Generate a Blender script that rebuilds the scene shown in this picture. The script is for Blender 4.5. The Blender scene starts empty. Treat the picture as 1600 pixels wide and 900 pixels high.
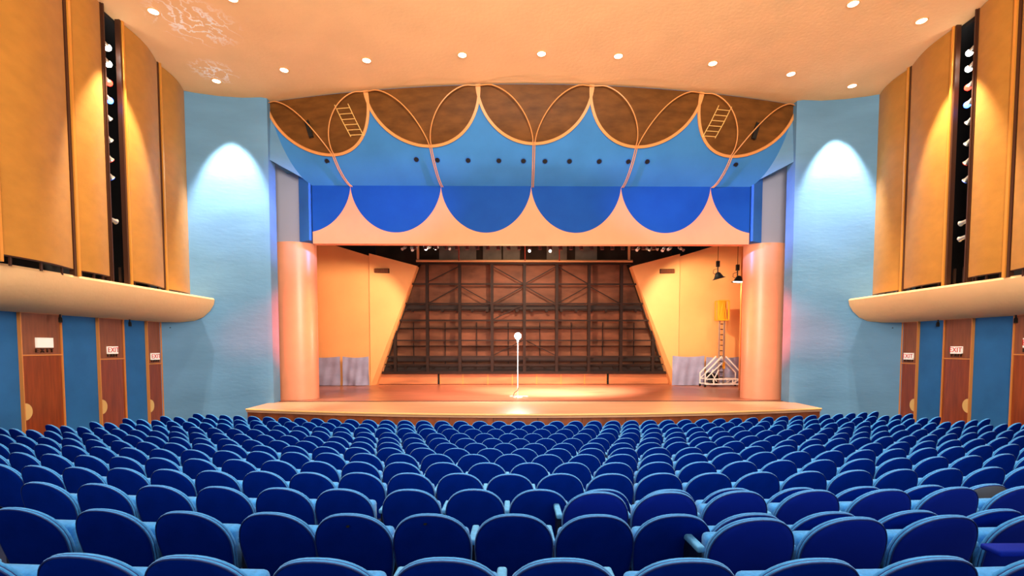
import bpy, bmesh, math, random
from mathutils import Vector, Matrix
random.seed(4)
PI = math.pi
C = bpy.context.scene.collection
SC = bpy.context.scene

# ------------------------------------------------------------ camera, world, exposure
F = 780.0; TH = math.atan(.049); YAW = .010; HOR = 542.0
cam = bpy.data.cameras.new('camera'); cob = bpy.data.objects.new('camera', cam); C.objects.link(cob)
cob.location = (-.97, 0, 2.1)
cam.sensor_width = 36; cam.lens = F / 1600 * 36
cam.shift_y = (HOR + F * math.tan(TH) - 450) / 1600
cob.rotation_euler = (PI / 2 - TH, 0, -YAW)
cam.clip_end = 200; cam.clip_start = .05
SC.camera = cob
SC.view_settings.view_transform = 'Standard'; SC.view_settings.look = 'None'
SC.view_settings.gamma = 1; SC.view_settings.use_curve_mapping = False
SC.view_settings.exposure = 0.2
W = bpy.data.worlds.new('world'); SC.world = W; W.use_nodes = True
W.node_tree.nodes['Background'].inputs[0].default_value = (1.0, .90, .80, 1)
W.node_tree.nodes['Background'].inputs[1].default_value = 0.95

def light(name, kind, loc, energy, color=(1, 1, 1), target=None, size=.1, angle=70, blend=.4):
    l = bpy.data.lights.new(name, kind); l.energy = energy; l.color = color
    if kind == 'AREA': l.shape = 'DISK'; l.size = size
    else: l.shadow_soft_size = size
    if kind == 'SPOT': l.spot_size = math.radians(angle); l.spot_blend = blend
    o = bpy.data.objects.new(name, l); C.objects.link(o); o.location = loc
    if target is not None:
        d = Vector(target) - Vector(loc)
        o.rotation_euler = d.to_track_quat('-Z', 'Y').to_euler()
    return o
WARM = (1.0, .80, .58)
NEUT = (1.0, .93, .82)
# unseen fill lamps added: one brightens the seat tops, one the ceiling and header
light('fill_overhead', 'AREA', (0, 7.0, 10.8), 1000, (1, .9, .78), (0, 7.0, 0), size=6)
light('fill_uplight', 'AREA', (0, -3.0, 6.0), 5600, (1.0, .86, .70), (0, 1.0, 11), size=6)

# ------------------------------------------------------------ materials
MATS = {}
def lin(r, g, b):
    f = lambda c: (c / 255 / 12.92) if c / 255 <= .04045 else ((c / 255 + .055) / 1.055) ** 2.4
    return (f(r), f(g), f(b), 1)
def mat(name, col, rough=.6, metal=0, noise=None, bump=0, bscale=30, emit=None, es=0, var=.12, stretch=(1, 1, 1), sheen=0, spec=.5, coat=0):
    if name in MATS: return MATS[name]
    m = bpy.data.materials.new(name); m.use_nodes = True; nt = m.node_tree
    b = nt.nodes['Principled BSDF']
    b.inputs['Base Color'].default_value = col
    b.inputs['Roughness'].default_value = rough; b.inputs['Metallic'].default_value = metal
    b.inputs['Specular IOR Level'].default_value = spec
    if sheen: b.inputs['Sheen Weight'].default_value = sheen; b.inputs['Sheen Roughness'].default_value = .4
    if coat: b.inputs['Coat Weight'].default_value = coat; b.inputs['Coat Roughness'].default_value = .2
    tc = nt.nodes.new('ShaderNodeTexCoord'); mp = nt.nodes.new('ShaderNodeMapping')
    nt.links.new(tc.outputs['Object'], mp.inputs[0]); mp.inputs['Scale'].default_value = stretch
    if noise:
        n = nt.nodes.new('ShaderNodeTexNoise'); n.inputs['Scale'].default_value = noise; n.inputs['Detail'].default_value = 6
        nt.links.new(mp.outputs[0], n.inputs[0])
        r = nt.nodes.new('ShaderNodeValToRGB'); nt.links.new(n.outputs[0], r.inputs[0])
        r.color_ramp.elements[0].position = .3; r.color_ramp.elements[1].position = .7
        r.color_ramp.elements[0].color = tuple(c * (1 - var) for c in col[:3]) + (1,)
        r.color_ramp.elements[1].color = tuple(min(1, c * (1 + var)) for c in col[:3]) + (1,)
        nt.links.new(r.outputs[0], b.inputs['Base Color'])
    if bump:
        n2 = nt.nodes.new('ShaderNodeTexNoise'); n2.inputs['Scale'].default_value = bscale; n2.inputs['Detail'].default_value = 4
        nt.links.new(mp.outputs[0], n2.inputs[0])
        bp = nt.nodes.new('ShaderNodeBump'); bp.inputs['Strength'].default_value = bump; bp.inputs['Distance'].default_value = .02
        nt.links.new(n2.outputs[0], bp.inputs['Height']); nt.links.new(bp.outputs[0], b.inputs['Normal'])
    if emit: b.inputs['Emission Color'].default_value = emit; b.inputs['Emission Strength'].default_value = es
    MATS[name] = m
    return m
SP = .12
M = dict(
    ceiling=mat('ceiling_plaster', lin(240, 196, 140), .8, noise=.7, var=.05, bump=.35, bscale=9, spec=SP),
    blue=mat('blue_plaster', lin(104, 148, 182), .75, noise=.5, var=.12, bump=.3, bscale=5, stretch=(.6, 1, 2), spec=SP),
    blue_shaded=mat('shaded_blue_paint', lin(50, 112, 170), .7, noise=1.5, var=.10, spec=SP),  # same blue paint, shade under the boxes put into its colour
    soffit=mat('soffit_blue_paint', lin(62, 128, 192), .6, noise=.8, var=.10, spec=SP),
    pier=mat('pier_blue_paint', lin(50, 105, 180), .6, noise=1, var=.1, spec=SP),
    niche=mat('niche_pale_paint', lin(176, 176, 196), .6),
    peach=mat('peach_plaster', lin(240, 165, 122), .6, noise=1, var=.04),
    column=mat('column_peach_paint', lin(238, 158, 120), .35, noise=2, var=.04),
    owall=mat('orange_wall_paint', lin(236, 164, 100), .6, noise=.6, var=.06, spec=SP),
    gold=mat('gold_scrim', lin(176, 120, 48), .55, noise=2.2, var=.09, bump=.2, bscale=60, stretch=(1, 1, 1.6), sheen=.1, spec=SP),
    goldtrim=mat('gold_trim', lin(226, 152, 60), .35, metal=.35),
    darktrim=mat('dark_trim', lin(62, 30, 12), .5),
    scrim=mat('bronze_scrim', lin(106, 66, 28), .45, noise=1.4, var=.3, bump=.2, bscale=50, stretch=(1, 1, 3), spec=SP),
    peachtrim=mat('peach_trim', lin(226, 152, 84), .45),
    black=mat('matte_black', (.004, .004, .005, 1), .9),
    metal=mat('black_metal', (.02, .02, .02, 1), .4, metal=.6),
    chrome=mat('worn_aluminium', lin(205, 200, 190), .3, metal=.8),
    steel=mat('brown_steel', lin(42, 25, 17), .6, spec=.2, noise=3, var=.2),
    panel=mat('panel_boards', lin(118, 72, 50), .5, noise=.9, var=.35, stretch=(1, 1, 2.4), spec=SP),
    darkwall=mat('dark_fly_wall', lin(70, 52, 40), .9, noise=.8, var=.3, spec=SP),
    doorwood=mat('door_wood', lin(146, 62, 20), .28, noise=4, var=.25, stretch=(3, 3, .3), coat=.3),
    transom=mat('transom_wood', lin(142, 78, 44), .4, noise=4, var=.2, stretch=(3, 3, .3)),
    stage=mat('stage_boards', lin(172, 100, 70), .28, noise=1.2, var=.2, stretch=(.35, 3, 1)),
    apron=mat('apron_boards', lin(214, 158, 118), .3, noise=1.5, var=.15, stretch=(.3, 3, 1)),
    front=mat('apron_front_wood', lin(134, 66, 28), .4, noise=3, var=.35, stretch=(1.2, 1.2, .5)),
    nose=mat('nosing', lin(236, 178, 110), .4),
    carpet=mat('carpet', lin(20, 30, 60), .95, noise=30, var=.2),
    shell=mat('seat_back_blue', lin(0, 32, 124), 1, noise=6, var=.12, bump=.08, bscale=300, spec=.02),
    shellA=mat('seat_back_smooth_blue', lin(0, 32, 142), .75, noise=4, var=.1, spec=.15),
    shellG=mat('seat_back_grey', lin(96, 96, 100), .6, noise=5, var=.15),
    cushion=mat('seat_fabric_blue', lin(70, 152, 220), .95, noise=40, var=.15, sheen=.3, bump=.25, bscale=350, spec=SP),
    pipe=mat('seat_piping_navy', lin(10, 40, 110), .7),
    arm=mat('armrest_fabric', lin(92, 165, 215), .9, noise=40, var=.15, bump=.2, bscale=300),
    pedestal=mat('seat_pedestal', lin(4, 14, 40), .5),
    drape=mat('grey_lavender_cloth', lin(150, 146, 172), .85, noise=1.4, var=.2),
    navy=mat('navy_cloth', lin(62, 58, 104), .85),
    yellow=mat('yellow_paint', lin(226, 150, 24), .45),
    white=mat('white_paint', lin(235, 225, 215), .4),
    cream=mat('push_plate', lin(238, 190, 110), .4),
    sign=mat('sign_white', lin(250, 240, 220), .5, emit=(1, .93, .82, 1), es=.25),
    red=mat('exit_red', lin(215, 30, 20), .5),
    letter=mat('dark_letter', lin(60, 30, 14), .5),
    lamp=mat('lamp_glow', (1, 1, 1, 1), .5, emit=(1, .93, .78, 1), es=9),
    bulb=mat('bulb_glow', (1, 1, 1, 1), .5, emit=(1, .98, .95, 1), es=40),
    lensw=mat('lens_white', (1, 1, 1, 1), .3, emit=(1, .95, .85, 1), es=40),
    lensr=mat('lens_red', (1, .05, .02, 1), .3, emit=(1, .02, .01, 1), es=14),
    lensb=mat('lens_blue', (.1, .2, 1, 1), .3, emit=(.03, .12, 1, 1), es=16),
    lensrd=mat('lens_red_dim', (.7, .03, .02, 1), .2, emit=(1, .03, .02, 1), es=1.2),
    lensbd=mat('lens_blue_dim', (.05, .15, .8, 1), .2, emit=(.05, .2, 1, 1), es=1.2),
    lensd=mat('lens_unlit', (.5, .45, .4, 1), .15),
    redcan=mat('dark_red_can', lin(74, 22, 14), .5),
    scratch=mat('white_mark', lin(225, 225, 225), .6),
)

# ------------------------------------------------------------ mesh helpers
class MB:
    def __init__(s): s.v = []; s.f = []; s.mi = []; s.k = 0
    def add(s, vs, fs):
        o = len(s.v); s.v += [tuple(v) for v in vs]; s.f += [tuple(o + i for i in f) for f in fs]; s.mi += [s.k] * len(fs)
    def box(s, a, b, M4=None):
        x0, y0, z0 = a; x1, y1, z1 = b
        vs = [(x0,y0,z0),(x1,y0,z0),(x1,y1,z0),(x0,y1,z0),(x0,y0,z1),(x1,y0,z1),(x1,y1,z1),(x0,y1,z1)]
        if M4 is not None: vs = [M4 @ Vector(v) for v in vs]
        s.add(vs, [(0,3,2,1),(4,5,6,7),(0,1,5,4),(1,2,6,5),(2,3,7,6),(3,0,4,7)])
        return s
    def beam(s, p, q, w, d=None, up=(0, 1, 0)):
        d = d or w; p = Vector(p); q = Vector(q); t = q - p; L = t.length; t.normalize()
        u = Vector(up); u = (u - t * u.dot(t)).normalized(); r = t.cross(u)
        m = Matrix((( r.x, u.x, t.x, p.x), (r.y, u.y, t.y, p.y), (r.z, u.z, t.z, p.z), (0,0,0,1)))
        return s.box((-w/2, -d/2, 0), (w/2, d/2, L), m)
    def tube(s, pts, r, n=8, closed=False, cap=True):
        pts = [Vector(p) for p in pts]; N = len(pts); rings = []
        up = Vector((0, 0, 1)); prev = None
        for i, p in enumerate(pts):
            a = pts[i-1] if (i > 0 or closed) else p; b = pts[(i+1) % N] if (i < N-1 or closed) else p
            t = (b - a).normalized()
            if prev is None:
                u = t.cross(up)
                if u.length < .1: u = t.cross(Vector((1, 0, 0)))
                u.normalize()
            else:
                u = prev - t * prev.dot(t); u.normalize()
            prev = u; w = t.cross(u); rr = r[i] if isinstance(r, (list, tuple)) else r
            rings.append([p + (u * math.cos(2*PI*k/n) + w * math.sin(2*PI*k/n)) * rr for k in range(n)])
        vs = [v for R in rings for v in R]; fs = []
        M_ = N if closed else N - 1
        for i in range(M_):
            j = (i+1) % N
            for k in range(n):
                l = (k+1) % n; fs.append((i*n+k, i*n+l, j*n+l, j*n+k))
        if cap and not closed: fs += [tuple(range(n))[::-1], tuple((N-1)*n+k for k in range(n))]
        s.add(vs, fs); return s
    def cyl(s, p, q, r, n=16, r2=None): return s.tube([p, q], [r, r if r2 is None else r2], n)
    def grid(s, fn, nu, nv):
        vs = [fn(i/nu, j/nv) for j in range(nv+1) for i in range(nu+1)]
        s.add(vs, [(j*(nu+1)+i, j*(nu+1)+i+1, (j+1)*(nu+1)+i+1, (j+1)*(nu+1)+i) for j in range(nv) for i in range(nu)]); return s
    def prism(s, poly, axis, a, b):
        def P(u, v, w):
            return (w, u, v) if axis == 'x' else (u, w, v) if axis == 'y' else (u, v, w)
        n = len(poly)
        s.add([P(u, v, a) for u, v in poly] + [P(u, v, b) for u, v in poly],
              [tuple(range(n))[::-1], tuple(range(n, 2*n))] + [(i, (i+1) % n, n+(i+1) % n, n+i) for i in range(n)]); return s
    def sphere(s, c, r, n=12, m=8, sc=(1,1,1)):
        return s.tube([(c[0], c[1], c[2] + r*sc[2]*-math.cos(PI*j/m)) for j in range(m+1)], [max(1e-4, r*math.sin(PI*j/m)) for j in range(m+1)], n)
    def build(s, name, m, parent=None, smooth=False, local=False):
        vs = [Vector(v) for v in s.v]
        if not local:
            if parent is not None:
                l = parent.location.copy()
                if parent.parent is not None: l = l + parent.parent.location
                o_ = l; own = Vector((0, 0, 0))
            else:
                mn = [min(v[i] for v in vs) for i in range(3)]; mx = [max(v[i] for v in vs) for i in range(3)]
                o_ = Vector(((mn[0]+mx[0])/2, (mn[1]+mx[1])/2, mn[2])); own = o_
            vs = [v - o_ for v in vs]
        else: own = Vector((0, 0, 0))
        me = bpy.data.meshes.new(name); me.from_pydata(vs, [], s.f)
        ms = m if isinstance(m, (list, tuple)) else [m]
        for q in ms: me.materials.append(M[q] if isinstance(q, str) else q)
        if len(ms) > 1:
            for p, k in zip(me.polygons, s.mi): p.material_index = k
        bm = bmesh.new(); bm.from_mesh(me); bmesh.ops.recalc_face_normals(bm, faces=bm.faces); bm.to_mesh(me); bm.free()
        if smooth:
            for p in me.polygons: p.use_smooth = True
            try: me.set_sharp_from_angle(angle=math.radians(40))
            except Exception: pass
        o = bpy.data.objects.new(name, me); C.objects.link(o); o.location = own
        if parent is not None: o.parent = parent
        return o
def box(a, b): return MB().box(a, b)
def thing(name, loc, label, cat, group=None, rz=0, kind=None):
    o = bpy.data.objects.new(name, None); C.objects.link(o); o.location = loc; o.rotation_euler = (0, 0, rz); o.empty_display_size = .1
    return tag(o, label, cat, group, kind)
def tag(o, label=None, cat=None, group=None, kind=None):
    if label: o['label'] = label
    if cat: o['category'] = cat
    if group: o['group'] = group
    if kind: o['kind'] = kind
    return o
def struct(o, label=None, cat=None): return tag(o, label, cat, None, 'structure')
def copy_tree(o, parent=None):
    c = o.copy(); C.objects.link(c)
    if parent is not None: c.parent = parent
    for ch in list(o.children): copy_tree(ch, c)
    return c
ORD = ['', 'first', 'second', 'third', 'fourth', 'fifth', 'sixth', 'seventh', 'eighth', 'ninth', 'tenth', 'eleventh', 'twelfth', 'thirteenth', 'fourteenth', 'fifteenth', 'sixteenth', 'seventeenth', 'eighteenth', 'nineteenth']
def ordw(n):
    if n < 20: return ORD[n]
    t = {2: 'twenty', 3: 'thirty', 4: 'forty', 5: 'fifty'}[n // 10]
    return {'twenty': 'twentieth', 'thirty': 'thirtieth', 'forty': 'fortieth', 'fifty': 'fiftieth'}[t] if n % 10 == 0 else t + '-' + ORD[n % 10]
SIDE = {-1: 'left', 1: 'right'}

# ------------------------------------------------------------ dimensions
CZ = 11.15                      # ceiling height
AX, AY = -.27, 46.5             # centre of the seating arcs
ROWTOP = [1.22, 1.07, .935, .81, .69, .575, .455, .345, .25, .175, .11, .05, .0]
def row_r(i): return AY - (2.05 + i)
def floor_z(x, y):
    t = AY - math.hypot(x - AX, y - AY) - 2.05
    if t <= 0: return ROWTOP[0] - .85 - t * .15
    if t >= 12: return ROWTOP[12] - .85 - min(t - 12, 4) * .02
    i = int(t); return ROWTOP[i] + (ROWTOP[i+1] - ROWTOP[i]) * (t - i) - .85

# ------------------------------------------------------------ hall shell
def lipY(x): return 15.55 + .0150 * x * x
def ceY(x): return 17.66 + .0145 * x * x
g = MB().grid(lambda u, v: ((u-.5)*27.0, -3 + 21.5*v, floor_z((u-.5)*27.0, -3 + 21.5*v)), 54, 60)
struct(g.build('floor', 'carpet', smooth=True))
# ceiling slab (audience side), front edge an arc
N = 40
edge = [(-9.85 + 19.7*i/N, ceY(-9.85 + 19.7*i/N)) for i in range(N+1)]
poly = [(-13.6, 7.0), (13.6, 7.0), (13.6, 18.6), (9.85, 19.1)] + edge[::-1] + [(-13.6, 18.6)]
def ceiling_mat():
    m = M['ceiling']; nt = m.node_tree; b = nt.nodes['Principled BSDF']
    src = b.inputs['Base Color'].links[0].from_socket
    geo = nt.nodes.new('ShaderNodeNewGeometry')
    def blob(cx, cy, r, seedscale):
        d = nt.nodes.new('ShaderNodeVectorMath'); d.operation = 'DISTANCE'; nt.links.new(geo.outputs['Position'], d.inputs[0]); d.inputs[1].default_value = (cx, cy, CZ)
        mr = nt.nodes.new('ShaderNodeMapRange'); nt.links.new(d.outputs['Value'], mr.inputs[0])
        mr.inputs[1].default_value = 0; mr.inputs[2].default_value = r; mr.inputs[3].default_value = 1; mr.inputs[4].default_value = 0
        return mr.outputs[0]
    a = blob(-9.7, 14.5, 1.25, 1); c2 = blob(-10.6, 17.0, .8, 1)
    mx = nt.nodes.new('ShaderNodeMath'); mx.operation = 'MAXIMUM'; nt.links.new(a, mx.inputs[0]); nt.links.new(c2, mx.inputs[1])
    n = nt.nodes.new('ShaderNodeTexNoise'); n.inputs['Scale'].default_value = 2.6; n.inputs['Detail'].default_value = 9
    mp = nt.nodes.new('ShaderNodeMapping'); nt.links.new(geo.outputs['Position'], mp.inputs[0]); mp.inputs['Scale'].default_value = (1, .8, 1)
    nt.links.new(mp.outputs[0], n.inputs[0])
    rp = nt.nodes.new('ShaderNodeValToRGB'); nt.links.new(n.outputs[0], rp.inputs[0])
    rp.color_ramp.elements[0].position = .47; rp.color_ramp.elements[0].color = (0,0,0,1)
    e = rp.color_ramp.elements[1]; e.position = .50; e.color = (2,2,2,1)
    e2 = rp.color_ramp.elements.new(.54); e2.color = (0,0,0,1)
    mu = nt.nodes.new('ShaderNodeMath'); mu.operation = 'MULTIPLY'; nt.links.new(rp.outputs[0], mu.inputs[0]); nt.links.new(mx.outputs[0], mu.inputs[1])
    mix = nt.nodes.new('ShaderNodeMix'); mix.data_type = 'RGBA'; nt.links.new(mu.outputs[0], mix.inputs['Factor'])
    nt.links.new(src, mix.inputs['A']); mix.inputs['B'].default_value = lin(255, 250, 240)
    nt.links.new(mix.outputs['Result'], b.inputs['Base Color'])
ceiling_mat()
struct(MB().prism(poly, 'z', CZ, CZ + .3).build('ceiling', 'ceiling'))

# concave blue side walls beside the stage (plan curve extruded)
def wall_plan(s):
    pts = [(9.72, 18.75), (9.9, 18.68), (10.6, 18.72), (11.4, 18.6), (12.1, 18.38), (12.7, 18.1), (13.1, 17.85), (13.35, 17.6)]
    return [(s*x, y) for x, y in pts]
for s in (-1, 1):
    pl = wall_plan(s)
    out = pl + [(s*13.9, 17.6), (s*13.9, 19.6), (s*9.72, 19.3)]
    struct(MB().prism(out, 'z', -1.2, CZ + .1).build('wall_front_' + SIDE[s], 'blue', smooth=True))
    # shade-darkened blue side wall under the box, with the doors set in
    struct(box((s*13.25, -2, -1.2), (s*13.6, 17.72, 3.2)).build('wall_' + SIDE[s], 'blue_shaded'))
    # dark void wall behind the acoustic panels
    struct(box((s*13.45, -2, 3.2), (s*13.7, 18.5, CZ + .1)).build('wall_void_' + SIDE[s], 'black'))
    # curved box front (fascia), running along the wall and butting on the blue wall
    prof = [(11.6, 3.86), (11.56, 3.80), (11.60, 3.62), (11.74, 3.40), (11.98, 3.18), (12.3, 3.04), (12.7, 2.98), (13.25, 2.97), (13.3, 3.1), (13.3, 3.86)]
    struct(MB().prism([(s*x, z) for x, z in prof], 'y', -1, 18.3).build('box_front_' + SIDE[s], 'ceiling', smooth=True))

# ------------------------------------------------------------ acoustic panels above the boxes
def px_x(y):    # panel line in plan (distance from the hall's axis) at depth y
    pts = [(6, 10.5), (8, 10.9), (10.3, 11.3), (12.5, 11.58), (13.7, 11.68), (14.45, 11.72), (16.5, 12.1), (18.3, 12.42)]
    for (a, b), (c, d) in zip(pts, pts[1:]):
        if y <= c: return b + (d - b) * (y - a) / (c - a)
    return pts[-1][1]
PAN = [(8.2, 10.22, 'widest panel nearest the camera, cut by the picture edge'), (10.38, 12.42, 'wide panel nearest the camera'), (12.62, 13.68, 'narrow panel before the spotlight slot'),
       (14.5, 16.42, 'panel just past the spotlight slot'), (16.58, 18.3, 'panel nearest the blue wall')]
for s in (-1, 1):
    tn = 0
    for k, (y0, y1, d) in enumerate(PAN):
        t = thing('acoustic_panel', (s*px_x((y0+y1)/2), (y0+y1)/2, 3.98), 'golden fabric-covered curved acoustic %s, %s side' % (d, SIDE[s]), 'panel', 'curved gold acoustic panels above the boxes')
        sag = .07 * (y1 - y0)
        def surf(u, v, off=0.0, y0=y0, y1=y1, sag=sag):
            y = y0 + (y1-y0)*u; x = px_x(y) - sag*math.sin(PI*u) + off
            return (s*x, y, 4.0 + (CZ - 4.02) * v)
        g = MB().grid(lambda u, v: surf(u, v), 16, 1)
        g.grid(lambda u, v: surf(u, v, .06), 16, 1)
        for u in (0, 1): g.add([surf(u,0), surf(u,1), surf(u,1,.06), surf(u,0,.06)], [(0,1,2,3)])
        g.add([surf(i/16,0) for i in range(17)] + [surf(i/16,0,.06) for i in range(17)], [(i, i+1, 18+i, 17+i) for i in range(16)])
        g.build('fabric_face', 'gold', t, smooth=True)
        MB().tube([surf(i/16, 0, .03) for i in range(17)], .03, 6).build('bottom_rail', 'darktrim', t)
        for q in (.15, .5, .85): 
            p = surf(q, 0, .12); MB().box((p[0]-.02, p[1]-.02, 3.8), (p[0]+.02, p[1]+.02, 4.05)).build('foot', 'darktrim', t)
    # posts between panels: dark strip + gold strip
    for y, w in ((10.34, .05), (12.52, .06), (13.72, .025), (14.44, .05), (16.5, .05), (18.32, .02)):
        tn += 1
        x = px_x(y)
        t = thing('panel_post', (s*x, y, 3.84), 'gold vertical post, %s along the %s box counting from the camera' % (ordw(tn), SIDE[s]), 'post', 'gold posts between the acoustic panels')
        box((s*(x-.07), y-w*.2, 3.84), (s*(x+.1), y+w, CZ)).build('gold_strip', 'goldtrim' if w > .03 else 'darktrim', t)
        box((s*(x-.03), y-w*1.4, 3.84), (s*(x+.1), y-w*.2, CZ)).build('dark_strip', 'darktrim', t)
    # black sheet added so the void behind the panels stays dark
    ys = [7, 8, 10.3, 12.5, 13.7, 14.45, 16.5, 18.0]
    struct(MB().prism([(s*(px_x(y) + .14), y) for y in ys] + [(s*13.45, 18.0), (s*13.45, 7)], 'z', CZ - .12, CZ - .01).build('void_blackout_' + SIDE[s], 'black'))
    # low rail inside the slot
    rr = MB()
    x = 11.95
    rr.beam((s*x, 13.8, 4.35), (s*x, 14.4, 4.35), .05).beam((s*x, 14.1, 3.86), (s*x, 14.1, 4.35), .05).beam((s*x, 14.4, 3.86), (s*x, 14.4, 4.35), .05).beam((s*x, 13.8, 3.86), (s*x, 13.8, 4.35), .05)
    tag(rr.build('guard_rail', 'steel'), 'low grey rail at the foot of the %s spotlight slot' % SIDE[s], 'rail')
    # lighting boom pipe
    bp = tag(MB().cyl((s*12.05, 13.5, 3.86), (s*12.05, 13.5, CZ-.1), .035).build('lighting_boom', 'metal'), 'black vertical pipe carrying the spotlights in the %s slot' % SIDE[s], 'pipe')

def lantern(loc, dirv, name, label, lens, L=.42, r=.075, body='chrome', group=None):
    t = thing(name, loc, label, 'stage light', group)
    d = Vector(dirv).normalized(); o = Vector(loc)
    MB().tube([o - d*L*.1, o + d*L*.12, o + d*L*.5, o + d*L*.52, o + d*L*.85, o + d*L], [r*.6, r*.95, r*.95, r*.65, r*.7, r], 12).build('lamp_body', body, t, smooth=True)
    if lens in ('lensw', 'lensr', 'lensb'): MB().sphere(o + d*(L+.02), r*1.05, 12, 8).build('lens', lens, t, smooth=True)
    else: MB().cyl(o + d*(L+.002), o + d*(L+.012), r*.9, 12).build('lens', lens, t)
    side = d.cross(Vector((0, 0, 1))).normalized(); c = o + d*L*.35
    pts = [c - side*r*1.15, c - side*r*1.25 + Vector((0, 0, r*1.6)), c + side*r*1.25 + Vector((0, 0, r*1.6)), c + side*r*1.15]
    MB().tube(pts, .012, 6).build('yoke', 'metal', t)
    return t
# z-heights and lens kinds of the spotlights in the slots
SLOT = {-1: [(10.35, 'lensw', 'upper lit white'), (9.92, 'lensw', 'lower lit white'), (9.42, 'lensr', 'lit red'), (8.95, 'lensb', 'lit blue'), (8.42, 'lensd', 'unlit short'), (7.85, 'lensd', 'unlit long'),
             (7.33, 'lensrd', 'red-lensed unlit'), (6.85, 'lensbd', 'blue-lensed unlit'), (5.55, 'lensd', 'lowest pale')],
        1: [(10.35, 'lensw', 'upper lit white'), (9.92, 'lensw', 'lower lit white'), (9.42, 'lensr', 'lit red'), (8.95, 'lensb', 'lit blue'), (8.42, 'lensd', 'unlit short'), (7.85, 'lensd', 'unlit long'),
            (7.33, 'lensrd', 'red-lensed unlit'), (6.85, 'lensbd', 'blue-lensed unlit'), (5.55, 'lensd', 'second lowest pale'), (5.12, 'lensd', 'lowest pale')]}
for s in (-1, 1):
    for z, ln, d in SLOT[s]:
        o = Vector((s*11.86, 13.72, z + .1)); low = z < 6
        dv = (-s*.22, 1, -.25 if low else -.75)
        t = lantern(o, dv, 'spotlight', '%s spotlight clamped in the %s wall slot' % (d, SIDE[s]), ln, L=.40, r=.08, group='spotlights in the wall slots')
        MB().cyl(o + Vector(dv).normalized()*.1, (s*12.05, 13.5, z + .06), .022, 8).build('clamp_arm', 'metal', t)
        tip = o + Vector(dv).normalized() * .54
        if ln == 'lensw': light('spot_white', 'SPOT', tip, 40000, NEUT, (1.2 - s*1.0, 23.4, 0), .06, 15, .9)
        if ln == 'lensr': light('spot_red', 'SPOT', tip, 130000, (1, .04, .01), (-s*10.05, 19.9, 2.7), .06, 9, 1)
        if ln == 'lensb': light('spot_blue', 'SPOT', tip, 30000, (.30, .32, 1), (-s*8.6, 19.6, 7.2), .06, 13, 1)

# ------------------------------------------------------------ recessed ceiling lights
CL = [(-10.85, 17.55), (-8.25, 16.85), (-5.4, 16.27), (-2.35, 15.95), (.1, 15.86), (2.5, 15.96), (5.6, 16.33), (8.45, 16.92), (11.0, 17.65),
      (-10.5, 14.02), (10.54, 14.2), (8.16, 13.53), (-8.1, 13.5)]
PIX = ['leftmost of the nine along the curved ceiling edge', 'second from the left along the curved ceiling edge', 'third from the left along the curved ceiling edge', 'fourth from the left along the curved ceiling edge',
       'middle one of the curved ceiling edge', 'fourth from the right along the curved ceiling edge', 'third from the right along the curved ceiling edge', 'second from the right along the curved ceiling edge',
       'rightmost along the curved ceiling edge', 'in the upper left beside the spotlight slot', 'in the upper right near the spotlight slot', 'at the top edge of the picture, right half', 'at the top edge of the picture, left half']
for (x, y), d in zip(CL, PIX):
    t = thing('ceiling_light', (x, y, CZ - .03), 'round recessed ceiling light, ' + d, 'ceiling light', 'round lights in the orange ceiling')
    MB().tube([(x + .14*math.cos(a*PI/12), y + .14*math.sin(a*PI/12), CZ - .012) for a in range(24)], .018, 6, closed=True).build('trim_ring', 'nose', t, smooth=True)
    MB().cyl((x, y, CZ - .022), (x, y, CZ - .002), .12, 20).build('glowing_lens', 'lamp', t)
    edge_l = abs(x) > 10.2
    wallwash = abs(x) > 10.2
    if wallwash and y > 16: light('downlight', 'SPOT', (x, y, CZ - .06), 4300, NEUT, (x*1.02, y + 2.4, 0), .05, 48, .55)
    elif wallwash: light('downlight', 'SPOT', (x, y, CZ - .06), 3400, (1, .86, .66), (x + math.copysign(2.2, x), y, 0), .05, 52, .5)
    else: light('downlight', 'SPOT', (x, y, CZ - .06), 600, WARM, (x, y, 0), .05, 80, .45)

# ------------------------------------------------------------ soffit between ceiling edge and proscenium header
def sof(u, t, out=0.0):
    x = u * (8.47 + 1.38 * (t ** .75))
    w = t * (1 + .4 * (1 - t))
    ye = .0145 * x * x * min(1, w)
    P0 = (19.6, 8.3); P1 = (18.07, 9.175); P2 = (17.66, CZ)
    y = (1-t)**2*P0[0] + 2*t*(1-t)*P1[0] + t*t*P2[0]
    z = (1-t)**2*P0[1] + 2*t*(1-t)*P1[1] + t*t*P2[1]
    dy = 2*(1-t)*(P1[0]-P0[0]) + 2*t*(P2[0]-P1[0]); dz = 2*(1-t)*(P1[1]-P0[1]) + 2*t*(P2[1]-P1[1])
    L = math.hypot(dy, dz)
    return Vector((x, y + ye - out*dz/L, z + out*dy/L))
g = MB().grid(lambda u, v: sof(2*u-1, v), 60, 20)
g.grid(lambda u, v: sof(2*u-1, v, -.2), 60, 20)
struct(g.build('soffit', 'soffit', smooth=True))
cusp = [-1.0, -.605, -.2, .2, .605, 1.0]
BOT = [.44, .49, .50, .50, .49, .44][:5]; BOT = [.43, .49, .505, .49, .43]
def scal(k, q):     # q in -1..1 across scallop k -> (u, t) on the lower curve
    a, b = cusp[k], cusp[k+1]; bt = BOT[k]
    return (a+b)/2 + (b-a)/2*q, 1 - (1-bt) * (max(0, 1 - abs(q)**2.0)) ** .5
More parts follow.
